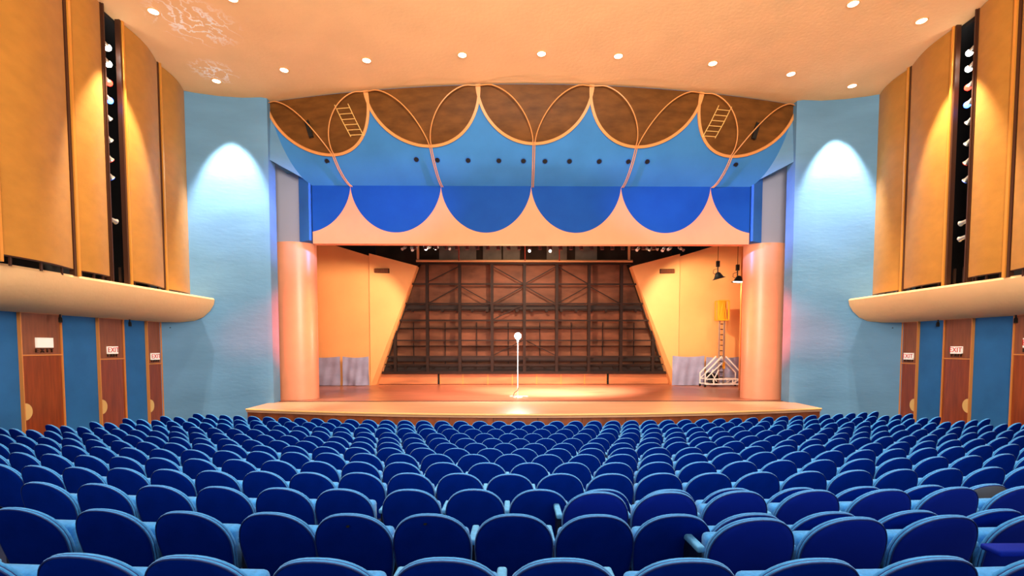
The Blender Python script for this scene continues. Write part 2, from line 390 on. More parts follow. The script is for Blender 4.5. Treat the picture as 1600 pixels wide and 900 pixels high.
for k in range(5):
    pos = ['leftmost', 'second from left', 'middle', 'second from right', 'rightmost'][k]
    c = sof((cusp[k]+cusp[k+1])/2, .7)
    t = thing('scalloped_scrim', c, 'brown half-round scrim with gold rim under the ceiling edge, %s of five' % pos, 'scrim', 'five brown scalloped scrims above the stage')
    def fn(u, v, k=k):
        q = math.sin((2*u-1)*PI/2)
        uu, tl = scal(k, q); tt = tl + (.995 - tl) * v
        return sof(uu, tt, .05)
    MB().grid(fn, 40, 12).build('scrim_cloth', 'scrim', t, smooth=True)
    pts = []
    for i in range(61):
        q = math.sin((2*i/60-1)*PI/2); uu, tl = scal(k, q); pts.append((uu, tl))
    rim = MB()
    def off(i, d, out):
        i0 = max(0, i-1); i1 = min(60, i+1)
        a = sof(*pts[i0], .06); b = sof(*pts[i1], .06); tg = (b-a).normalized()
        n = sof(pts[i][0], pts[i][1], 1) - sof(pts[i][0], pts[i][1], 0)
        sd = tg.cross(n).normalized()
        return sof(pts[i][0], pts[i][1], out) + sd * d
    for (d0, d1, o0, o1) in ((-.01, .085, .085, .085), (.085, .085, .085, 0), (-.01, -.01, .085, .04)):
        rim.add([off(i, d0, o0) for i in range(61)] + [off(i, d1, o1) for i in range(61)], [(i, i+1, 62+i, 61+i) for i in range(60)])
    rim.build('gold_rim', 'peachtrim', t)
    # freestanding double hoop rising from the rib and opening to both cusps
    ur = (cusp[k]+cusp[k+1])/2
    ub = (-6.96+3.48*k+.02)/8.47
    hp = MB()
    for off_ in (-.012, .012):
        base = []
        for i in range(13):
            q = i/12; tt = BOT[k]*q; base.append(sof((ub + (ur-ub)*q**1.0*.999) + off_*.3, tt, .06 + .04*q))
        hp.tube(base, .018, 6)
    for sg in (-1, 1):
        du = (cusp[k+1]-cusp[k])/2
        arc = []
        for i in range(25):
            a = i/24*PI/2
            uu = ur + sg*(.004 + du*(1-math.cos(a))); tt = BOT[k] + (1.0-BOT[k])*math.sin(a)**1.15
            arc.append(sof(max(-.995, min(.995, uu)), min(tt, .985), .10 + .30*math.sin(2*a)))
        hp.tube(arc, .02, 6)
    tag(hp.build('hoop_rib', 'peachtrim', smooth=True), 'thin gold forked rib crossing the blue soffit at the %s scrim' % pos, 'rib', 'gold ribs opening over the scrims')
# small round openings in the soffit
SD = [(-.845, .34), (-.475, .335), (-.39, .325), (-.265, .318), (-.14, .313), (-.04, .31), (.048, .308), (.148, .31), (.27, .312), (.39, .316), (.468, .32), (.845, .315)]
SL = ['far left, alone', 'first left of the pair astride the second rib', 'second of the row from left', 'third of the row from left', 'fourth of the row from left', 'left of the middle rib', 'right of the middle rib',
      'fourth of the row from right', 'third of the row from right', 'second of the row from right', 'last of the row, right of the fourth rib', 'far right, alone']
for (u, t_), d in zip(SD, SL):
    p = sof(u, t_, .012); n = (sof(u, t_, 1) - sof(u, t_, 0)).normalized(); a = n.orthogonal().normalized(); b = n.cross(a)
    t = thing('soffit_light', p, 'small dark round soffit opening, ' + d, 'light fitting', 'dark round fittings in the blue soffit')
    ring = [p + (a*math.cos(i*PI/8) + b*math.sin(i*PI/8))*.10 for i in range(16)]
    MB().tube(ring, .014, 6, closed=True).build('rim', 'pier', t, smooth=True)
    MB().cyl(p - n*.02, p + n*.004, .095, 16).build('dark_cup', 'black', t)
# ladders and flood boxes seen on the outer scrims
for s in (-1, 1):
    lm = MB(); 
    for du in (0, .052):
        lm.tube([sof(s*(.68+du - (1-q)*.028), .60 + .30*q, .085) for q in (0, .5, 1)], .016, 6)
    for i in range(6):
        q = (i+.3)/6
        lm.tube([sof(s*(.68 - (1-q)*.028), .60+.30*q, .085), sof(s*(.732 - (1-q)*.028), .60+.30*q, .085)], .014, 6)
    tag(lm.build('ladder', 'cream'), 'pale ladder showing on the %s outermost brown scrim' % SIDE[s], 'ladder')
    p = sof(s*.857, .70, .14)
    t = thing('flood_box', p, 'small black flood box on the %s outermost brown scrim' % SIDE[s], 'light fitting')
    MB().beam(p + Vector((-s*.08, 0, -.28)), p + Vector((s*.08, 0, .28)), .15, .1).build('housing', 'metal', t)
    MB().beam(p + Vector((s*.02, .0, .28)), p + Vector((s*.06, .06, .38)), .03).build('bracket', 'metal', t)

# surfaces closing the soffit's ends against the blue wall, and the light niche
for s in (-1, 1):
    g = MB()
    n = 14
    A = [sof(s, .12 + .88*i/n) for i in range(n+1)]
    B = [Vector((s*9.74, 18.85 + .2*i/n, 9.0 + (CZ-9.0)*i/n)) for i in range(n+1)]
    g.add(A + B, [(i, i+1, n+2+i, n+1+i) for i in range(n)])
    g.add([A[0], B[0], Vector((s*9.74, 20.4, 9.0)), Vector((s*8.75, 20.4, 9.0)), Vector((s*8.75, 19.62, 8.7))], [(0, 1, 2, 3, 4)])
    struct(g.build('soffit_return_' + SIDE[s], 'blue', smooth=True))
    # niche back and pier beside the header
    struct(box((s*8.6, 20.35, 6.2), (s*10.6, 20.5, 10.2)).build('niche_back_' + SIDE[s], 'niche'))
    struct(MB().prism([(s*8.52, 19.56), (s*8.58, 19.52), (s*9.08, 19.85), (s*9.12, 20.4), (s*8.52, 20.4)], 'z', 6.2, 8.95).build('pier_' + SIDE[s], 'pier'))
    # convex column
    cx = s*9.5
    pl = [(cx + .83*math.cos(a*PI/20), 20.35 - .62*math.sin(a*PI/20)) for a in range(21)] + [(cx - .83, 20.5), (cx + .83, 20.5)]
    struct(MB().prism(pl, 'z', 0, 6.2).build('proscenium_column_' + SIDE[s], 'column', smooth=True))
    # return wall behind the column
    struct(box((s*8.8, 20.5, 0), (s*13.4, 20.7, 11.2)).build('wall_proscenium_' + SIDE[s], 'owall'))
# header with painted scallops
def header_mat():
    m = bpy.data.materials.new('header_scallops'); m.use_nodes = True; nt = m.node_tree; b = nt.nodes['Principled BSDF']; b.inputs['Roughness'].default_value = .6; b.inputs['Specular IOR Level'].default_value = .1
    geo = nt.nodes.new('ShaderNodeNewGeometry'); sp = nt.nodes.new('ShaderNodeSeparateXYZ'); nt.links.new(geo.outputs['Position'], sp.inputs[0])
    def mth(op, a, bb=None, c=None):
        n = nt.nodes.new('ShaderNodeMath'); n.operation = op
        for i, q in enumerate((a, bb, c)):
            if q is None: continue
            if isinstance(q, (int, float)): n.inputs[i].default_value = q
            else: nt.links.new(q, n.inputs[i])
        return n.outputs[0]
    u = mth('ADD', mth('DIVIDE', sp.outputs['X'], 3.48), 100.0 + .01)   # cusps at x = 0, +-3.48 ...
    f = mth('SUBTRACT', mth('FRACT', u), .5)
    f2 = mth('POWER', mth('ABSOLUTE', mth('MULTIPLY', f, 2.0)), 2.0)
    h = mth('MULTIPLY', mth('POWER', mth('MAXIMUM', mth('SUBTRACT', 1.0, f2), 0.0), .56), 1.80)
    below = mth('SUBTRACT', 8.32, sp.outputs['Z'])
    mask = mth('LESS_THAN', below, h)
    n = nt.nodes.new('ShaderNodeTexNoise'); n.inputs['Scale'].default_value = 1.3; n.inputs['Detail'].default_value = 5
    nt.links.new(geo.outputs['Position'], n.inputs[0])
    r1 = nt.nodes.new('ShaderNodeMix'); r1.data_type = 'RGBA'; nt.links.new(n.outputs[0], r1.inputs['Factor']); r1.inputs['A'].default_value = lin(14, 66, 150); r1.inputs['B'].default_value = lin(22, 84, 172)
    r2 = nt.nodes.new('ShaderNodeMix'); r2.data_type = 'RGBA'; nt.links.new(n.outputs[0], r2.inputs['Factor']); r2.inputs['A'].default_value = lin(236, 152, 112); r2.inputs['B'].default_value = lin(244, 164, 122)
    mx = nt.nodes.new('ShaderNodeMix'); mx.data_type = 'RGBA'; nt.links.new(mask, mx.inputs['Factor']); nt.links.new(r2.outputs['Result'], mx.inputs['A']); nt.links.new(r1.outputs['Result'], mx.inputs['B'])
    nt.links.new(mx.outputs['Result'], b.inputs['Base Color'])
    return m
struct(box((-8.47, 19.6, 6.09), (8.47, 19.95, 8.34)).build('proscenium_header', header_mat()))

# ------------------------------------------------------------ stage
apron = [(-9.85, lipY(9.85))] + [(-9.85 + 19.7*i/N, lipY(-9.85 + 19.7*i/N)) for i in range(1, N)] + [(9.85, lipY(9.85)), (9.95, 19.2), (-9.95, 19.2)]
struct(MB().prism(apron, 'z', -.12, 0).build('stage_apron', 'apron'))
fr = MB()
struct_front = thing('apron_front', (0, 15.6, -.95), None, None, kind='structure')
for i in range(14):
    xa = -9.8 + 19.6*i/14 + .008; xb = -9.8 + 19.6*(i+1)/14 - .008
    g = MB().grid(lambda u, v, xa=xa, xb=xb: (xa + (xb-xa)*u, lipY(xa + (xb-xa)*u) + .06, -1.0 + .93*v), 4, 1)
    g.grid(lambda u, v, xa=xa, xb=xb: (xa + (xb-xa)*u, lipY(xa + (xb-xa)*u) + .10, -1.0 + .93*v), 4, 1)
    g.build('board', 'front', struct_front)
MB().grid(lambda u, v: (-9.8 + 19.6*u, lipY(-9.8+19.6*u) + .11, -1.0 + .9*v), 40, 1).build('backing', 'black', struct_front)
for s in (-1, 1):
    box((s*9.72, lipY(9.85) + .05, -1.0), (s*9.84, 18.8, -.1)).build('end_board', 'front', struct_front)
MB().tube([(-9.85 + 19.7*i/N, lipY(-9.85 + 19.7*i/N) - .005, -.03) for i in range(N+1)], .035, 8).build('nosing', 'nose', struct_front)
struct(box((-9.95, 19.15, -.1), (9.95, 19.24, .012)).build('threshold', 'black'))
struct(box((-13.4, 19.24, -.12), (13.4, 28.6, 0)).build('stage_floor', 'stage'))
# stage house
for s in (-1, 1):
    struct(box((s*13.2, 20.7, 0), (s*13.4, 27.4, 9.0)).build('wall_stage_' + SIDE[s], 'owall'))
    sg = MB().prism([(s*13.3, 0), (s*8.35, 0), (s*8.35, 6.98), (s*10.6, 7.66), (s*13.3, 8.5)], 'y', 27.2, 27.5)
    struct(sg.build('wall_rear_' + SIDE[s], 'owall'))
    wg = MB()
    a = [(s*8.38, 27.15, 0), (s*8.18, 27.6, 0), (s*5.88, 27.6, 6.52), (s*8.38, 27.15, 7.12)]
    b = [(s*8.38, 28.2, 0), (s*8.18, 28.2, 0), (s*5.88, 28.2, 6.52), (s*8.38, 28.2, 7.12)]
    wg.add(a + b, [(0,1,2,3), (7,6,5,4), (0,4,5,1), (1,5,6,2), (2,6,7,3), (3,7,4,0)])
    struct(wg.build('wall_wing_' + SIDE[s], 'owall'))
    # vent grille
    t = thing('vent_grille', (s*7.72, 27.17, 6.2), 'brown slotted vent grille high on the %s orange rear wall' % SIDE[s], 'vent')
    box((s*7.32, 27.20, 6.08), (s*8.16, 27.26, 6.32)).build('frame', 'steel', t)
    sl = MB()
    for i in range(6): sl.box((s*7.36, 27.15, 6.10 + i*.034), (s*8.12, 27.2, 6.118 + i*.034))
    sl.build('slats', 'transom', t)
struct(box((-13.4, 30.2, 0), (13.4, 30.4, 11)).build('wall_back', 'darkwall'))
struct(box((-13.4, 20.0, 10.4), (13.4, 30.4, 10.6)).build('ceiling_stage', 'black'))
struct(box((-13.4, 28.2, -.1), (-8.3, 28.3, 9)).build('wall_back_left', 'black'))
struct(box((8.3, 28.2, -.1), (13.4, 28.3, 9)).build('wall_back_right', 'black'))
# base boards under the tilted frame
bt = thing('base_wall', (0, 28.1, 0), None, None, kind='structure')
xs = [-8.2, -4.85, -4.75, -3.45, -2.05, -.67, .7, 2.07, 3.4, 4.65, 4.75, 8.15]
for a, b_ in zip(xs, xs[1:]):
    if b_ - a < .2: box((a, 28.02, 0), (b_, 28.2, .62)).build('gap', 'black', bt)
    else: box((a+.02, 28.05, .02), (b_-.02, 28.2, .62)).build('board', mat('base_board_wood', lin(206, 122, 70), .45, noise=1.5, var=.25, stretch=(.5, 1, 3)), bt)
for x in xs[2:-2]: box((x-.02, 28.02, 0), (x+.02, 28.1, .62)).build('batten', 'goldtrim', bt)

# the big trapezoid frame
ft = thing('trapezoid_truss', (0, 28.1, .62), 'huge dark trapezoid steel truss with boarded panel at the back of the stage', 'truss')
YF = 27.95
def halfw(z): return 8.2 - (z - .66) * (8.2 - 5.9) / 6.11
g = MB(); g.prism([(-8.15, .66), (8.15, .66), (5.86, 6.8), (-5.86, 6.8)], 'y', 28.75, 28.85); g.build('panel', 'panel', ft)
for k in range(9):
    x = -7.2 + 1.8*k
    z1 = 6.85 if abs(x) < 5.6 else .66 + (8.2 - abs(x)) / (8.2-5.9) * 6.11
    MB().beam((x, YF, .62), (x, YF, z1), .16, .2).build('upright', 'steel', ft)
for z, w in ((.66, .14), (1.12, .05), (1.56, .09), (2.46, .08), (3.57, .09), (4.5, .08), (5.58, .08), (6.72, .12)):
    MB().beam((-halfw(z), YF-.05, z), (halfw(z), YF-.05, z), w, .12, up=(0, 1, 0)).build('crossbar', 'steel', ft)
for s in (-1, 1):
    MB().beam((s*8.2, YF, .62), (s*5.9, YF, 6.8), .14, .22).build('sloping_edge', 'steel', ft)
    MB().beam((s*7.6, YF+.1, 1.5), (s*6.55, YF+.1, 4.5), .06).build('edge_brace', 'steel', ft)
for z0, z1 in ((.72, 1.08), (1.28, 1.52), (4.14, 4.46)):  # dark boards added to draw the shade bands across the panel
    box((-halfw(z1)+.05, YF+.32, z0), (halfw(z1)-.05, YF+.40, z1)).build('shade_board', mat('shade_board_brown', lin(44, 26, 18), .7), ft)
SH = MB()
for z in (1.40, 2.15, 3.15, 4.2): SH.box((-halfw(z), 28.3, z-.02), (halfw(z), 28.72, z+.02))
SH.build('shelf_rails', 'steel', ft)
for k in range(8):
    xm = -6.3 + 1.8*k
    MB().beam((xm, 28.6, .66), (xm, 28.6, 3.5 if abs(xm) < 7 else 2.4), .05).build('stud', 'steel', ft)
for (xa, za, xb, zb) in ((-5.4,4.5,-3.6,5.5),(-3.6,5.5,-1.8,4.5),(-1.8,4.5,0,5.5),(0,5.5,1.8,4.5),(1.8,4.5,3.6,5.5),(3.6,5.5,5.4,4.5),(-5.4,5.7,-3.6,6.6),(-1.8,6.6,0,5.6),(0,5.6,1.8,6.6),(1.8,6.6,3.6,5.6),(-1.8,1.6,0,2.5),(0,2.5,1.8,1.6),(-1.8,3.6,-.2,4.4)):
    MB().beam((xa, YF+.12, za), (xb, YF+.12, zb), .05).build('diagonal', 'steel', ft)
for z, s0 in ((4.2, 1), (1.0, 2)):
    rail = MB().cyl((-halfw(z)+.3, YF+.25, z), (halfw(z)-.3, YF+.25, z), .025); rail.build('pipe', 'steel', ft)
    for k in range(16 if z > 2 else 20):
        n_ = 16 if z > 2 else 20; x = -halfw(z)+.6 + (2*halfw(z)-1.2)*k/(n_-1)
        MB().cyl((x, YF+.18, z-.06), (x, YF+.3, z-.06), .09, 12).build('pulley', 'steel', ft)
tag(MB().cyl((-5.95, 27.7, 6.82), (5.95, 27.7, 6.82), .07).build('batten_pipe', mat('pale_pipe', lin(190, 140, 90), .5)), 'long pale horizontal pipe along the top of the dark frame', 'pipe')
for x in (-5.85, 5.75):
    tag(box((x-.06, 27.65, 6.9), (x+.06, 27.75, 10.4)).build('hanger', mat('pale_pipe', lin(190, 140, 90), .5)), 'pale vertical hanger at the %s end of the long pipe' % ('left' if x < 0 else 'right'), 'hanger')
for k, x in enumerate((-3.6, .02, 1.9)):
    tag(MB().cyl((x, 27.6, 6.8), (x, 27.6, 10.4), .03).build('hanging_cable', mat('red_cable', lin(150, 50, 25), .6)), 'red-brown hanging cable, %s of three above the pipe' % ordw(k+1), 'cable')
# pale sheets hanging far back
for k, (x0, x1, z0) in enumerate(((-2.4, -1.3, 6.9), (-1.2, -.2, 7.0), (1.4, 2.6, 6.9), (3.1, 4.4, 7.1), (-5.0, -2.8, 7.1))):
    tag(box((x0, 30.0, z0), (x1, 30.08, 9.4)).build('wall_board', mat('grey_board', lin(140, 120, 100), .8, noise=2, var=.2)), 'grey-brown board high on the far back wall, %s' % ['centre left', 'centre', 'right of centre', 'far right', 'far left'][k], 'board')
# row of small cans behind the header
for k in range(24):
    x = -4.9 + k * .445
    p = (x, 21.6, 6.62)
    lit = k in (11, 13)
    t = thing('border_light', (x, 21.6, 6.18), ('lit bulb-tipped can light in the row behind the header, %s lit one' % ('left' if k == 11 else 'right')) if lit else 'small dark red can light in the row hanging behind the header', 'stage light', None if lit else 'dark can lights in the row')
    MB().tube([(x, 21.6, 6.55), (x, 21.6, 6.42), (x, 21.6, 6.26)], [.04, .075, .085], 10).build('can', 'redcan', t, smooth=True)
    box((x-.1, 21.58, 6.34), (x-.085, 21.62, 6.6)).build('yoke', 'metal', t)
    if lit: MB().sphere((x, 21.6, 6.2), .055).build('bulb', 'lamp', t)
tag(MB().cyl((-5.2, 21.6, 6.62), (5.6, 21.6, 6.62), .03).cyl((-5.1, 21.6, 6.62), (-5.1, 21.6, 10.4), .01, 6).cyl((5.5, 21.6, 6.62), (5.5, 21.6, 10.4), .01, 6).build('lighting_batten', 'metal'), 'thin black pipe carrying the row of can lights', 'pipe')
# loose lantern clusters
CLU = [(-5.0, 22.6, 'left cluster', [(-.28, -.5, -.3), (-.15, -.3, -.6), (.1, -.2, -.5), (.3, -.4, -.4)]), (5.15, 22.6, 'right cluster', [(-.5, -.2, -.4), (-.25, -.5, -.5), (0, -.4, -.4), (.3, -.3, -.5)])]
LB = [(-5.55, 'lensd', (-.4, -.8, -.5)), (-5.3, 'lensd', (.3, -.7, -.6)), (-5.08, 'lensd', (-.2, -.8, -.3)), (-4.1, 'lensw', (-.2, -.9, -.35)), (-4.45, 'lensw', (-.5, -.8, -.4)), (-3.75, 'lensd', (.7, -.6, -.4)),
      (5.05, 'lensd', (-.5, -.6, -.5)), (5.3, 'lensd', (.6, -.6, -.5)), (5.62, 'lensd', (.8, -.5, -.4)), (6.2, 'lensd', (-.5, -.6, -.6)), (6.5, 'lensd', (-.6, -.6, -.4)), (6.85, 'lensd', (.5, -.6, -.5))]
for k, (x, ln, d) in enumerate(LB):
    lantern((x, 22.9, 6.62), d, 'stage_spotlight', ('lit ' if ln == 'lensw' else '') + 'small spotlight behind the header, %s %s of the can row' % (ordw(k+1 if x < 0 else k-5), 'left' if x < 0 else 'right'), ln, L=.3, r=.07, group='small spotlights flanking the can row')
for s, x0, x1 in ((-1, -6, -3.5), (1, 4.8, 7.1)):
    tag(MB().cyl((x0, 22.9, 6.72), (x1, 22.9, 6.72), .03).cyl((x0+.1, 22.9, 6.72), (x0+.1, 22.9, 10.4), .01, 6).cyl((x1-.1, 22.9, 6.72), (x1-.1, 22.9, 10.4), .01, 6).build('side_batten', 'metal'), 'short black pipe behind the header, %s side' % SIDE[s], 'pipe')
# hanging work lamps (right)
for px, zc, lit in ((9.12, 5.42, False), (10.07, 5.25, True)):
    y = 24.0
    t = thing('hanging_work_lamp', (px, y, zc), 'black dome work lamp on a cable, %s' % ('lit, right one' if lit else 'unlit and tilted, left one'), 'lamp')
    MB().cyl((px, y, zc+.75), (px, y, 10.4), .012, 6).build('cable', 'black', t)
    box((px-.07, y-.06, zc+.5), (px+.07, y+.06, zc+.78)).build('ballast', 'metal', t)
    MB().cyl((px, y, zc+.2), (px, y, zc+.5), .03, 8).build('stem', 'metal', t)
    tl = -.25 if not lit else .1
    prof = [(0, .26), (.07, .25), (.12, .2), (.17, .1), (.22, .0), (.32, -.06)]
    dm = MB(); n = 20
    R = Matrix.Rotation(tl, 3, 'Y'); cc = Vector((px+.05, y, zc))
    vs = [cc + R @ Vector((r*math.cos(2*PI*i/n), r*math.sin(2*PI*i/n), z)) for r, z in prof for i in range(n)]
    dm.add(vs, [(j*n+i, j*n+(i+1) % n, (j+1)*n+(i+1) % n, (j+1)*n+i) for j in range(len(prof)-1) for i in range(n)])
    dm.build('dome_shade', 'metal', t, smooth=True)
    ln_ = MB(); ln_.add([cc + R @ Vector((.24*math.cos(2*PI*i/n), .24*math.sin(2*PI*i/n), -.04)) for i in range(n)], [tuple(range(n))])
    ln_.build('lens', 'lamp' if lit else 'lensd', t)
    MB().tube([(px-.02, y, zc+.42), (px-.2, y, zc+.36), (px-.22, y, zc+.2), (px-.1, y, zc+.14)], .012, 6).build('bracket', 'metal', t)
    if lit: light('work_light', 'SPOT', (px+.05, y, zc-.1), 160, WARM, (px - .8, y+2.5, 0), .1, 100, .6)
# stage house lights (fly lanterns throw on the orange walls and floor)
light('fly_left', 'SPOT', (-4.1, 22.7, 6.35), 2200, WARM, (-10.5, 27.2, 2.6), .08, 62, .5)
light('fly_right', 'SPOT', (5.3, 22.7, 6.4), 2400, WARM, (10.0, 27.2, 3.2), .08, 70, .5)
light('fly_down_left', 'SPOT', (-2.5, 21.8, 6.15), 3400, (1, .66, .58), (-1.5, 23.6, 0), .1, 110, .7)
light('fly_down_right', 'SPOT', (2.7, 21.8, 6.15), 9000, (1, .84, .74), (1.8, 23.6, 0), .1, 72, .9)
light('fly_back', 'SPOT', (0, 22.0, 6.15), 1800, (1, .72, .5), (0, 28.7, 1.6), .2, 110, .7)

# drapes hung on the rear walls
def drape(x0, x1, y, z0, z1, name_label, m='drape', seed=0):
    rnd = random.Random(seed); ph = [rnd.uniform(0, 6) for _ in range(4)]
    n = 40
    def f(u, v, o=0):
        x = x0 + (x1-x0)*u
        s_ = .035*math.sin(u*9+ph[0]+v*2) + .02*math.sin(u*23+ph[1]-v*3) + .03*math.sin((u+v)*7+ph[2])
        sagz = .06*math.sin(PI*u)
        return (x, y - .06 + s_*(.4+.6*(1-v)) + o, z0 + (z1-z0)*v - sagz*v)
    g = MB().grid(lambda u, v: f(u, v), n, 14).grid(lambda u, v: f(u, v, .012), n, 14)
    return tag(g.build('hanging_drape', m, smooth=True), name_label, 'drape', 'cloth drapes along the foot of the stage walls')
drape(-11.9, -9.95, 27.0, .02, 1.58, 'grey drape at the foot of the left stage wall, outer one', seed=1)
drape(-9.82, -8.42, 27.0, .02, 1.58, 'grey drape at the foot of the left stage wall, inner creased one', seed=2)
drape(8.0, 9.72, 27.0, .02, 1.62, 'lavender grey drape left of the personnel lift', seed=3)
drape(9.82, 11.6, 27.0, .02, 1.56, 'grey blue drape behind the personnel lift', seed=4)
drape(10.3, 10.88, 24.0, .02, 1.70, 'narrow navy drape beside the right column', 'navy', seed=5)
# darker return strip between rear wall and right column
struct(box((10.28, 24.0, 0), (10.9, 24.1, 8.4)).build('wall_return_right', mat('burnt_orange_paint', lin(226, 132, 66), .6)))

# personnel lift
lx, ly = 10.3, 26.2
t = thing('personnel_lift', (lx, ly, 0), 'white mast lift on outriggers with a yellow cage on top, right stage', 'lift')
b = MB()
for y in (ly-.35, ly+.35):
    b.beam((lx-.95, y, .42), (lx+.95, y, .42), .06).beam((lx-.95, y, .16), (lx+.95, y, .16), .06)
    for x in (-.95, -.5, .5, .95): b.beam((lx+x, y, .12), (lx+x, y, .75 if abs(x) > .9 else .42), .05)
    b.beam((lx-.95, y, .72), (lx-.1, y, 1.6), .06).beam((lx+.95, y, .72), (lx+.1, y, 1.6), .06)
    b.beam((lx-.95, y, .42), (lx-.1, y, 1.25), .045).beam((lx+.45, y, .18), (lx+.9, y, .44), .04).beam((lx-.6, y, .7), (lx-.35, y, .3), .04)
    b.beam((lx-.55, y, .3), (lx-.25, y, .9), .04)
for x in (-.95, .95): b.beam((lx+x, ly-.35, .42), (lx+x, ly+.35, .42), .06).beam((lx+x, ly-.35, .16), (lx+x, ly+.35, .16), .06)
b.build('outrigger_base', 'white', t)
m_ = MB()
for dx in (-.13, .13): m_.beam((lx+dx+.02, ly, .15), (lx+dx+.02, ly, 3.5), .07)
m_.beam((lx+.08, ly-.1, 1.2), (lx+.08, ly-.1, 3.4), .05)
m_.build('mast', 'chrome', t)
r_ = MB()
for k in range(11): r_.beam((lx-.11, ly, .5+k*.28), (lx+.15, ly, .5+k*.28), .05)
r_.build('mast_rungs', 'steel', t)
cg = MB()
x0, x1, y0, y1, z0, z1 = lx-.26, lx+.28, ly-.2, ly+.2, 3.5, 4.5
for z in (z0, z1):
    cg.beam((x0, y0, z), (x1, y0, z), .06).beam((x0, y1, z), (x1, y1, z), .06).beam((x0, y0, z), (x0, y1, z), .06).beam((x1, y0, z), (x1, y1, z), .06)
for x in (x0, x1):
    for y in (y0, y1): cg.beam((x, y, z0), (x, y, z1), .06)
cg.beam((x0, y0, z0), ((x0+x1)/2, y0, z1), .045).beam(((x0+x1)/2, y0, z1), (x1-.12, y0, z0), .03)
cg.box((x0+.1, y1-.03, z0), (x1, y1, z1)); cg.box((x0, y0, z0-.03), (x1, y1, z0))
cg.build('cage', 'yellow', t)
mt = MB(); mt.box((lx-.6, ly-.25, .2), (lx-.25, ly+.2, .62)).cyl((lx-.45, ly-.3, .5), (lx-.45, ly+.2, .5), .22, 14).cyl((lx-.8, ly-.1, .66), (lx-.55, ly-.1, .66), .1, 10)
mt.build('motor', 'metal', t, smooth=True)
box((lx+.06, ly-.16, .95), (lx+.16, ly-.06, 1.3)).build('label_plate', 'yellow', t)
for x in (-.95, .95):
    for y in (-.35, .35):
        MB().cyl((lx+x-.03, ly+y, .075), (lx+x+.03, ly+y, .075), .075, 12).build('caster', 'metal', t)

# ghost light
gx, gy = -.52, 20.75
t = thing('ghost_light', (gx, gy, 0), 'white pole lamp with a blazing bare bulb standing alone on the stage', 'lamp')
MB().tube([(gx, gy, 0), (gx, gy, .03), (gx, gy, .05)], [.2, .19, .06], 20).build('base', 'white', t, smooth=True)
b = MB()
for a in range(3): b.beam((gx, gy, .05), (gx+.45*math.cos(a*2.1+.3), gy+.3*math.sin(a*2.1+.3), .03), .04)
b.build('feet', 'white', t)
MB().cyl((gx, gy, .03), (gx, gy, 2.36), .022, 10).build('pole', 'white', t, smooth=True)
MB().cyl((gx, gy, 2.32), (gx, gy, 2.42), .045, 12).build('socket', 'chrome', t, smooth=True)
MB().tube([(gx+.02, gy-.02, .4), (gx-.02, gy-.05, .28), (gx-.14, gy-.06, .2), (gx-.2, gy-.06, .05), (gx-.1, gy-.1, .03)], .014, 6).build('cord', 'steel', t)
bb = MB().sphere((gx, gy, 2.55), .14, 16, 10).build('bulb', 'bulb', t, smooth=True)
bb.visible_shadow = True
light('ghost_bulb', 'POINT', (gx, gy-.2, 2.55), 600, (1, .96, .9), size=.12)

# ------------------------------------------------------------ doors, signs
def text_mesh(body, size, name, m, parent, loc, rz, extr=.01, spacing=1.0):
    cu = bpy.data.curves.new(name, 'FONT'); cu.body = body; cu.size = size; cu.extrude = extr; cu.align_x = 'CENTER'; cu.align_y = 'CENTER'; cu.space_character = spacing
    tmp = bpy.data.objects.new('tmp', cu); C.objects.link(tmp)
    dg = bpy.context.evaluated_depsgraph_get(); me = bpy.data.meshes.new_from_object(tmp.evaluated_get(dg))
    bpy.data.objects.remove(tmp)
    R = Matrix.Rotation(rz, 4, 'Z') @ Matrix.Rotation(PI/2, 4, 'X')
    off = Vector(loc) - (parent.location if parent else Vector((0, 0, 0)))
    me.transform(Matrix.Translation(off) @ R) if parent else me.transform(R)
    me.materials.clear(); me.materials.append(M[m])
    o = bpy.data.objects.new(name, me); C.objects.link(o)
    if parent: o.parent = parent
    else: o.location = loc
    return o
DN = 0
